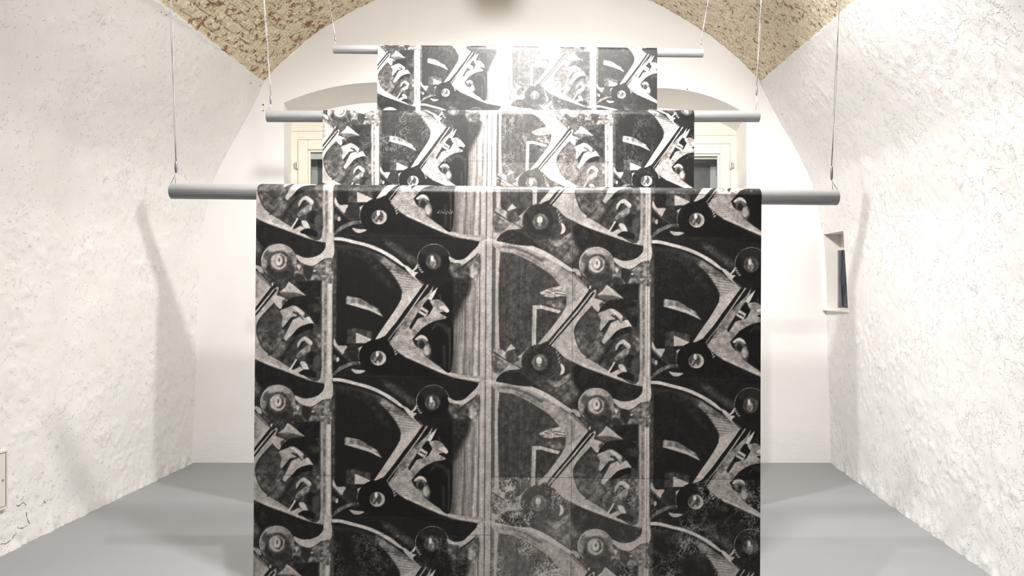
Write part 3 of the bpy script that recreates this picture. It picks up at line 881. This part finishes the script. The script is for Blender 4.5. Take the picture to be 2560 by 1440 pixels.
    Ln(0.09, (16, 13), (1000, 482), (820, 720), (612, 965)); Ln(0.62, (12, 10), (1020, 495), (840, 735), (632, 975)); Ln(0.10, (18, 12), (1040, 495), (880, 700), (640, 985))
    # right panel
    S(0.25, (1190, 412), (1440, 412), (1455, 700), (1450, 1285), (1250, 1245), (1010, 1095), (905, 980), (864, 850), (902, 765), (1000, 645), (1035, 600), (1070, 480), mott=.6)
    P(0.13, (1210, 415), (1440, 415), (1440, 560), (1330, 570), (1240, 490), mott=.5)
    S(0.12, (1080, 680), (1130, 600), (1260, 540), (1430, 600), (1430, 780), (1390, 800), (1310, 700), (1200, 640), mott=.3)
    S(0.28, (870, 850), (930, 752), (1035, 645), (1090, 760), (1100, 835), (960, 900), mott=.6); P(0.4, (880, 840), (970, 865), (960, 885), (870, 875), soft=2)
    P(0.64, (1120, 480), (1152, 425), (1200, 460), (1312, 552), (1200, 522), (1110, 542), (1065, 520), mott=.3); S(0.35, (1075, 520), (1200, 525), (1290, 550), (1180, 560), (1100, 555), soft=3)
    S(0.66, (1010, 575), (1050, 550), (1140, 588), (1105, 612), (1080, 672), (1025, 620)); S(.3, (1090, 600), (1130, 580), (1120, 610), (1100, 640), soft=1)
    S(0.60, (1075, 690), (1140, 660), (1205, 640), (1300, 708), (1268, 764), (1225, 735), (1130, 835), (1092, 822), (1100, 740), mott=.35)
    P(0.75, (1180, 655), (1210, 645), (1300, 708), (1285, 730)); P(0.15, (1200, 690), (1262, 735), (1256, 745), (1190, 702)); P(0.14, (1180, 745), (1215, 740), (1120, 860), (1098, 850))
    P(0.64, (1195, 770), (1250, 745), (1330, 755), (1385, 800), (1280, 818), (1200, 890), (1130, 960), (1108, 940)); P(0.74, (1310, 745), (1345, 740), (1385, 802), (1350, 800))
    S(0.10, (1190, 910), (1240, 845), (1300, 815), (1370, 800), (1375, 850), (1300, 870), (1220, 915))
    Ln(0.14, 22, (1120, 950), (1030, 1060), (970, 1090), soft=2); Ln(0.16, 26, (1230, 920), (1130, 1060), (1090, 1150), soft=2)
    S(0.38, (1000, 960), (1100, 960), (1130, 1010), (1060, 1110), (980, 1070), soft=4, mott=.8)
    S(0.64, (1235, 975), (1300, 918), (1370, 968), (1352, 1002), (1300, 965), (1250, 1030)); P(.78, (1290, 925), (1310, 920), (1370, 968), (1360, 985)); P(.15, (1275, 960), (1310, 955), (1250, 1040), (1235, 1030))
    S(0.50, (1225, 1085), (1320, 1000), (1352, 1010), (1340, 1062), (1250, 1105), mott=.5)
    E(0.13, 1370, 1110, 60, 62, 3, mott=.5); S(.3, (1380, 1120), (1430, 1080), (1440, 1180), (1390, 1200), soft=3)
    S(0.74, (1262, 1150), (1308, 1148), (1342, 1222), (1292, 1212)); P(0.68, (1180, 1235), (1262, 1190), (1300, 1220), (1210, 1255)); P(0.74, (1160, 1222), (1222, 1118), (1234, 1128), (1178, 1228)); P(.12, (1180, 1220), (1240, 1125), (1262, 1150), (1230, 1200))
    S(0.10, (1250, 1252), (1310, 1212), (1400, 1238), (1392, 1288), (1320, 1270))
    # right bar with highlights
    P(0.58, (1452, 400), (1545, 380), (1550, 1340), (1440, 1335), (1455, 1200), soft=1); P(0.72, (1505, 200), (1545, 60), (1545, 1320), (1508, 1300), soft=2); P(0.42, (1478, 420), (1496, 420), (1496, 1290), (1478, 1290), soft=3, mott=.7)
    P(0.30, (1549, 60), (1557, 60), (1557, 1352), (1549, 1352)); P(0.68, (1486, -20), (1555, -20), (1552, 80), (1492, 80))
    # around upper roller, right
    S(0.42, (1210, 250), (1340, 260), (1480, 200), (1545, 220), (1545, 430), (1440, 405), (1220, 405), soft=3, mott=.8)
    S(0.18, (1290, 270), (1370, 300), (1340, 405), (1285, 360), soft=2); S(.22, (1220, 350), (1280, 370), (1300, 420), (1210, 410), soft=2); P(.12, (1360, 275), (1480, 205), (1470, 225), (1375, 290)); E(.75, 1382, 325, 12, 8); P(.7, (1235, 265), (1265, 285), (1245, 320), (1230, 300))
    S(0.70, (1215, 180), (1290, 205), (1370, 200), (1435, 172), (1478, 120), (1490, 50), (1552, 60), (1552, 190), (1470, 215), (1365, 280), (1250, 242))
    S(0.62, (848, 285), (905, 298), (922, 352), (892, 342), (945, 420), (990, 455), (930, 400))
    # upper roller
    E(0.66, 1062, 240, 160, 155); E(0.44, 1066, 246, 156, 152, 2, mott=.6); E(0.20, 1078, 320, 130, 85, 6, mott=.7); E(0.64, 1045, 128, 90, 32, 6); teeth(1065, 245, 158, 178, 0.9, 2.6, 9, 0.22)
    E(0.30, 1066, 246, 100, 98, 3, mott=.6); E(0.66, 1062, 245, 72, 74, 2, mott=.3); E(0.30, 1072, 240, 46, 58, 2); E(0.76, 1062, 235, 34, 48, 2); E(.3, 1066, 232, 8, 18, 1)
    P(.8, (995, 440), (1015, 430), (1010, 465), (1000, 465)); S(.3, (930, 360), (1000, 400), (1090, 400), (1160, 380), (1120, 430), (1040, 440), (960, 420), soft=4, mott=.9)
    # lower gear
    S(0.56, (160, 1010), (240, 1040), (275, 1098), (350, 1082), (400, 1040), (440, 1000), (470, 1010), (400, 1100), (385, 1190), (250, 1210), (180, 1275), (120, 1280), (125, 1050), mott=.5)
    P(0.66, (240, 1042), (292, 968), (335, 1010), (295, 1022)); S(0.26, (250, 1050), (320, 1030), (350, 1080), (370, 1110), (300, 1140), (250, 1100), soft=2, mott=.8); Ln(0.15, 12, (130, 1042), (240, 1110), (390, 1190)); S(.35, (130, 1080), (220, 1130), (260, 1180), (140, 1230), soft=3, mott=.8)
    S(0.11, (158, 1300), (215, 1232), (320, 1220), (430, 1262), (520, 1340), (500, 1352), (350, 1345), (200, 1318))
    E(0.17, 550, 1130, 166, 162, 2, mott=.6); E(0.12, 545, 1120, 130, 130, 4); E(0.38, 552, 1132, 74, 72, 2, mott=.6); E(0.24, 548, 1130, 50, 52, 2); E(0.76, 545, 1115, 26, 34, 1); E(.5, 545, 1160, 20, 14, 1)
    teeth(550, 1130, 170, 205, -0.6, 0.1, 4, 0.5)
    S(0.76, (738, 1138), (772, 1170), (772, 1220), (735, 1242), (746, 1190))
    P(0.10, (560, 965), (620, 938), (645, 985), (590, 990)); 
    S(.34, (880, 900), (940, 890), (1000, 960), (960, 1050), (900, 980), soft=5, mott=.9); S(.36, (1090, 860), (1130, 880), (1080, 960), (1040, 960), soft=3, mott=.8)
    Ln(.5, 6, (1010, 1040), (1070, 960), (1120, 900), soft=1); Ln(.5, 7, (1430, 940), (1450, 960), (1440, 1010), soft=1); S(.4, (1400, 900), (1445, 850), (1448, 1010), (1410, 1000), soft=4, mott=.9)
    Ln(.16, 10, (1230, 700), (1290, 770), soft=1); S(.2, (1330, 620), (1440, 640), (1440, 700), (1360, 690), soft=4, mott=.6)
    Ln(.5, 6, (130, 1060), (230, 1120), (380, 1175), soft=1); E(.5, 200, 1130, 26, 18, 3, mott=.8); streak([(195, 150), (480, 230), (700, 400), (785, 560), (640, 840), (520, 985), (190, 985)], 0.30)
    # fine rule where the sheets meet
    ORG = A
    P(0.3, (738, -4), (2190, -4), (2190, 1), (738, 1), op=0.35)
draw_tile()
tile = box_blur(tile, 1)
tile = np.clip(tile, 0.06, 0.92)

def sample_tile(u, v):
    x = (u % PU) * SC - 0.5; y = (v % PV) * SC - 0.5
    x0 = np.floor(x).astype(int); y0 = np.floor(y).astype(int); fx = x - x0; fy = y - y0
    x0 %= TW; y0 %= TH; x1 = (x0 + 1) % TW; y1 = (y0 + 1) % TH
    return (tile[y0, x0]*(1-fx)+tile[y0, x1]*fx)*(1-fy) + (tile[y1, x0]*(1-fx)+tile[y1, x1]*fx)*fy

def print_tone(u, d, voff, sheets, seed, gain=1.0):
    """u: banner-1 pixels from the left edge, d: pixels below the top edge; returns tone 0..1"""
    wob = (fbm(u / 60, d / 60, 2, seed) - 0.5) * 1.6
    t = sample_tile(u + 648 - 835 + wob, d + voff - 597 + wob)
    # charcoal grain: fine mottling of the light strokes, specks in the darks
    g1 = fbm(u / 3.2, d / 3.2, 3, seed + 1, 0.7); g2 = fbm(u / 14, d / 22, 3, seed + 5, 0.6)
    t = t + 0.09 * sstep(0.34, 0.6, t)
    t = t * (1 + 0.26 * (g1 - 0.5)) * (1 + 0.20 * (g2 - 0.5))
    t += 0.05 * sstep(0.62, 0.78, g1) * sstep(0.45, 0.7, g2)
    gg = sstep(0.40, 0.72, fbm(u / 2.4, d / 3.0, 3, seed + 11, 0.7) * 0.7 + 0.3 * fbm(u / 9, d / 12, 2, seed + 13) + 0.01)
    blot = sstep(0.25, 0.75, fbm(u / 40, d / 60, 3, seed + 17))
    for (u0, u1, d0, d1, lift, grain) in sheets:
        m = sstep(u0 - 1, u0 + 1, u) * sstep(u1 + 1, u1 - 1, u) * sstep(d0 - 1, d0 + 1, d) * sstep(d1 + 1, d1 - 1, d)
        t = t + m * (lift * (0.75 - t) + grain * blot * (gg - 0.15) * np.clip(0.75 - t, 0, 1))
    # sheet seams
    for (u0, u1, d0, d1, lift, grain) in sheets:
        on = (d > d0) & (d < d1)
        t = np.where(on & (np.abs(u - u0) < 0.9) & (u0 > 5), t * 0.7, t)
        on = (u > u0) & (u < u1)
        t = np.where(on & (np.abs(d - d0) < 0.9) & (d0 > 5), t * 0.62, t)
    if seed == 3:      # faint handwritten scribble on the front sheet
        q = (u > 447) & (u < 487)
        t = np.where(q & (np.abs(d - 64 - 2.5 * np.sin(u * 0.9) - 2 * np.sin(u * 2.3 + 1)) < 1.3), t + 0.4, t)
    return np.clip(t * gain, 0.05, 0.93)  # gain lightens the print tone, standing in for stronger lamplight on a banner

def mat_print(name):
    m, nt, b = new_mat(name)
    a = nt.nodes.new('ShaderNodeVertexColor'); a.layer_name = 'print'
    geo = nt.nodes.new('ShaderNodeNewGeometry')
    v = objvec(nt)
    n1 = noise(nt, v, 420, 2, 0.7); n2 = noise(nt, v, 130, 3, 0.7)
    f = ramp(nt, n1, [(0.3, 0.84), (0.7, 1.16)]); f2 = ramp(nt, n2, [(0.3, 0.92), (0.7, 1.08)])
    mm = nt.nodes.new('ShaderNodeVectorMath'); mm.operation = 'MULTIPLY'; nt.links.new(a.outputs[0], mm.inputs[0]); nt.links.new(f, mm.inputs[1])
    m2 = nt.nodes.new('ShaderNodeVectorMath'); m2.operation = 'MULTIPLY'; nt.links.new(mm.outputs[0], m2.inputs[0]); nt.links.new(f2, m2.inputs[1])
    c = mixc(nt, geo.outputs['Backfacing'], m2.outputs[0], (0.78, 0.76, 0.73, 1))
    nt.links.new(c, b.inputs['Base Color'])
    b.inputs['Roughness'].default_value = 0.46
    b.inputs['Specular IOR Level'].default_value = 0.38
    return m
M_print = mat_print('charcoal_print')

# ------------------------------------------------------------------ hanging banners
def banner(depth, pole_px, sheet_px, voff, step, vis_px, rest_step, wires, sheets, seed, label, lean=0.0, zbot=0.06, gain=1.0):
    """pole_px: (xl, yl, xr, yr) ends of the pole axis in the frame; sheet_px: (left, right) at the top"""
    k = depth / F
    def W(px, py, y=depth): return Vector(((px - 1280) * y / F, y, CAMZ + (HOR - py) * y / F))
    pl = W(pole_px[0], pole_px[1]); pr = W(pole_px[2], pole_px[3])
    rad = pole_px[4] / 2 * k
    root = bpy.data.objects.new('hanging_banner', None); link(root)
    base = Vector(((pl.x + pr.x) / 2, depth, zbot)); root.location = base
    tag(root, label, 'banner', 'printed banners hanging one behind the other')
    # pole: hollow tube
    mb = MB(); ax = (pr - pl).normalized(); n = 28
    up = Vector((0, 0, 1)); u = (up - ax * up.dot(ax)).normalized(); w = ax.cross(u)
    rings = []
    for (c, r) in ((pl + ax * 0.03, rad * 0.86), (pl, rad * 0.86), (pl, rad), (pl.lerp(pr, 0.5), rad), (pr, rad), (pr, rad * 0.86), (pr - ax * 0.03, rad * 0.86)):
        rings.append([c + (u * math.cos(2*math.pi*i/n) + w * math.sin(2*math.pi*i/n)) * r - base for i in range(n)])
    for a, b in zip(rings[:-1], rings[1:]):
        mb.add(a + b, [(i, (i + 1) % n, n + (i + 1) % n, n + i) for i in range(n)])
    pole = mb.build('pole', M_pole, root, smooth=True)
    md = pole.modifiers.new('edge', 'EDGE_SPLIT'); md.split_angle = math.radians(50)
    # sheet: from a flap behind the pole, over its top and down the front
    wid_units = 1249.0
    xl = (sheet_px[0] - 1280) * k; xr_ = (sheet_px[1] - 1280) * k
    unit = (xr_ - xl) / wid_units              # metres per print unit
    rs = rad + 0.0016
    ncol = int(wid_units / step) + 1
    us = np.linspace(0, wid_units, ncol)
    zmid = (pl.z + pr.z) / 2
    arc = math.pi * rs / 2
    flap = 0.22
    L = zmid - zbot                            # straight front length
    vis = vis_px * k
    svals = np.concatenate([np.linspace(-(arc + flap), -arc, 6)[:-1], np.linspace(-arc, 0, 12)[:-1],
                            np.linspace(0, arc, max(14, int(arc / unit / step)))[:-1],
                            np.arange(arc, arc + vis, step * unit),
                            np.arange(arc + vis, arc + L, rest_step * unit), [arc + L]])
    # s measured from the crest; positive is the printed front
    Uu, Ss = np.meshgrid(us, svals)
    sag = (zmid - (pl.z + (pr.z - pl.z) * ((xl + Uu * unit) - pl.x) / (pr.x - pl.x)))
    ang = np.clip(Ss / rs, -math.pi / 2, math.pi / 2)
    dy = -np.sin(ang) * rs; dz = np.cos(ang) * rs
    below = np.maximum(np.abs(Ss) - arc, 0)
    front = (Ss > 0)
    ripple = (fbm(Uu / 260, Ss / unit / 900, 2, seed + 31) - 0.5) * 0.014 * np.clip(below / 0.5, 0, 1)
    dy = dy - np.where(front, below * lean, 0) + np.where(front, ripple, 0)
    Z = zmid - sag + dz - below
    Z = np.where(front, np.maximum(Z, zbot), Z)
    X = xl + Uu * unit + np.where(front, -below * 0.006, 0)
    V = np.stack([X - base.x, dy, Z - base.z], -1)
    f = grid_faces(*V.shape[:2])
    me = np_mesh('printed_sheet', V.reshape(-1, 3), f[:, ::-1])
    # print distance below the visible top edge
    d_units = (Ss - arc) / unit + 16
    t = print_tone(Uu, d_units, voff, sheets, seed, gain)
    lin = np.where(t <= 0.04045, t / 12.92, ((t + 0.055) / 1.055) ** 2.4)
    col = np.stack([lin * 1.0, lin * 0.935, lin * 0.885, np.ones_like(lin)], -1).reshape(-1, 4).astype(np.float32)
    ca = me.color_attributes.new('print', 'FLOAT_COLOR', 'POINT'); ca.data.foreach_set('color', col.ravel())
    me.materials.append(M_print)
    so = bpy.data.objects.new('printed_sheet', me); link(so, root)
    so['label'] = 'repeating black and white charcoal machinery print'
    # wires
    for (side, px0, pxtop, slv) in wires:
        e = pl if side < 0 else pr
        k2 = depth / F
        knot = W(px0, HOR - (e.z + rad - CAMZ) / k2 - slv[0])
        knot2 = W(px0 + slv[2], HOR - (e.z + rad - CAMZ) / k2 - slv[1])
        top = W(pxtop, 0.0)
        dirv = (top - knot2)
        # run on up to the vault
        hook = knot2.copy(); tt = 1.0
        for _ in range(200):
            p = knot2 + dirv * tt
            cx = p.x - float(X0(depth))
            if p.z >= ZC + math.sqrt(max(R * R - cx * cx, 0)) - 0.004: break
            tt += 0.02
        hook = knot2 + dirv * tt
        mb = MB(); r1 = 0.00125
        inset = 0.014
        top_in = W(px0, 0); 
        a_out = Vector((e.x + side * 0.0005, e.y, e.z + rad * 0.9))
        hole = Vector((e.x - side * inset, e.y - 0.002, e.z + rad - 0.003))
        mb.tube([knot, knot.lerp(hole, 0.5), hole], r1, 6)
        mb.tube([knot, knot.lerp(a_out, 0.5) + Vector((side * 0.001, 0, 0)), a_out + Vector((side * 0.0012, 0, 0.004)), Vector((e.x + side * 0.003, e.y, e.z + rad * 0.35)), Vector((e.x + side * 0.001, e.y, e.z - rad * 0.1)), Vector((e.x - side * 0.01, e.y, e.z - rad * 0.2))], r1, 6)
        # two strands that run together to the hook
        n = 26
        for q in (0, 1):
            pts = []
            for i in range(n + 1):
                s = i / n; p = knot2.lerp(hook, s)
                ph = s * 16 + q * math.pi
                amp = 0.0026 * min(1, s * 12 + 0.15) * (1.0 if s < 0.45 else 0.55)
                pts.append(p + Vector((math.cos(ph) * amp, math.sin(ph) * amp, 0)))
            mb.tube(pts, r1, 6)
        wr = mb.build('suspension_wire', M_wire, root, smooth=True)
        wr.location = -base
        mb = MB(); m_ = knot.lerp(knot2, 0.5)
        mb.tube([knot, knot.lerp(knot2, 0.15), m_, knot.lerp(knot2, 0.85), knot2], [0.0018, 0.0042, 0.0048, 0.0042, 0.002], 8)
        mb.build('crimp_sleeve', M_crimp, wr, smooth=True)
        mb = MB(); mb.tube([hook + Vector((0, 0, 0.03)), hook + Vector((0, 0, 0.0)), hook + Vector((0.006, 0, -0.008)), hook + Vector((0, 0, -0.014)), hook + Vector((-0.006, 0, -0.008)), hook + Vector((0, 0, -0.002))], 0.0022, 6)
        mb.build('hook', M_crimp, wr, smooth=True)
    return root

# sheets: (u0, u1, d0, d1, lift, grain) in print units of each banner
S1 = [(0, 1249, -400, 14, 0.05, 0.35), (585, 782, 14, 716, 0.08, 0.22), (782, 968, 14, 716, 0.02, 0.15), (968, 1249, 14, 716, 0.0, 0.12),
      (0, 200, 716, 1400, 0.0, 0.12), (200, 585, 860, 1400, 0.0, 0.55), (585, 782, 716, 1400, 0.32, 0.9), (782, 968, 716, 1400, 0.18, 0.7), (968, 1249, 716, 1400, 0.04, 0.95)]
S2 = [(0, 200, 0, 1700, 0.02, 0.4), (200, 440, 0, 175, 0.05, 0.6), (440, 600, 170, 1700, -0.02, 0.1), (600, 860, 0, 175, 0.08, 0.6), (600, 860, 175, 1700, 0.28, 0.5), (860, 980, 0, 175, 0.02, 0.5), (860, 980, 175, 1700, 0.3, 0.4), (980, 1120, 0, 1700, 0.0, 0.35)]
S3 = [(0, 200, 0, 1700, 0.0, 0.2), (200, 585, 0, 1700, 0.02, 0.25), (585, 968, 0, 150, 0.02, 0.35), (585, 968, 150, 1700, 0.05, 0.5), (968, 1249, 0, 1700, 0.0, 0.2)]
d1 = 2.5
banner(d1, (429, 478, 2092, 494, 38.5), (648, 1897), 467, 1.7, 985, 4.0,
       [(-1, 440, 427, (26, 56, 0)), (1, 2079, 2098, (24, 60, 0))], S1, 3,
       'nearest and lowest of three banners printed with black and white machinery', lean=0.006)
banner(3.385, (668, 291, 1897, 291, 28.5), (811, 1732), 307, 1.5, 195, 10.0,
       [(-1, 677, 660, (16, 40, 0)), (1, 1891, 1903, (38, 62, 0.5))], S2, 13,
       'middle one of three hanging machinery-print banners, on the second grey pole', lean=0.003, gain=1.03)  # gain puts the stronger lamplight on this banner into its print colour
banner(4.51, (834, 123, 1757, 133, 21.5), (946, 1641), 334, 1.9, 165, 14.0,
       [(-1, 838, 822, (9, 22, 0)), (1, 1753, 1771, (9, 22, 0))], S3, 23,
       'rearmost and highest of three machinery-print banners, with strong glare at its top', lean=0.008, gain=1.0)

# ------------------------------------------------------------------ lighting track and spotlights
mb = MB(); mb.box((-0.018, -1.6, 3.90), (0.018, 4.4, 3.93))
track = mb.build('lighting_track', M_black, None, bevel=0.003)
tag(track, 'long black lighting track hung under the vault crown', 'track')
for y in (-1.2, 0.4, 2.0, 3.2, 4.2):
    m = MB(); m.tube([(0, y, 3.93), (float(X0(y)) * 0.3, y, 4.04)], 0.004, 8); m.build('drop_rod', M_black, track)
def spotlight(pos, aim, watts, cone, blend, radius, colr, label):
    pos = Vector(pos); d = (Vector(aim) - pos).normalized()
    root = bpy.data.objects.new('spotlight', None); link(root); root.location = pos
    tag(root, label, 'spotlight', 'ceiling spotlights')
    q = d.to_track_quat('-Z', 'Y').to_matrix()
    m = MB()
    # housing: open can behind the lamp, length 0.13, radius 0.05
    n = 20
    prof_ = [(0.085, 0.012), (0.085, -0.15), (0.06, -0.18), (0.0005, -0.18)]
    rings = []
    ux = q @ Vector((1, 0, 0)); uy = q @ Vector((0, 1, 0))
    for r_, s in prof_:
        rings.append([d * s + (ux * math.cos(2*math.pi*i/n) + uy * math.sin(2*math.pi*i/n)) * r_ for i in range(n)])
    for a, b in zip(rings[:-1], rings[1:]):
        m.add(a + b, [(i, (i + 1) % n, n + (i + 1) % n, n + i) for i in range(n)])
    m.build('lamp_head', M_black, root, smooth=True)
    m = MB()
    tp = Vector((0.0 - pos.x, 0, 3.90 - pos.z))
    tp.z -= 0.012
    m.tube([d * -0.07 + Vector((0, 0, 0.04)), Vector((tp.x * 0.9, 0, tp.z * 0.6 + 0.03)), tp], 0.008, 8)
    m.build('bracket', M_black, root, smooth=True)
    L = bpy.data.lights.new('lamp_bulb', 'SPOT'); L.energy = watts; L.spot_size = math.radians(cone); L.spot_blend = blend
    L.shadow_soft_size = radius; L.color = colr
    lo = bpy.data.objects.new('lamp_bulb', L); link(lo, root); lo.location = d * 0.05
    lo.rotation_euler = q.to_euler()
for a in LAMPS: spotlight(*a)
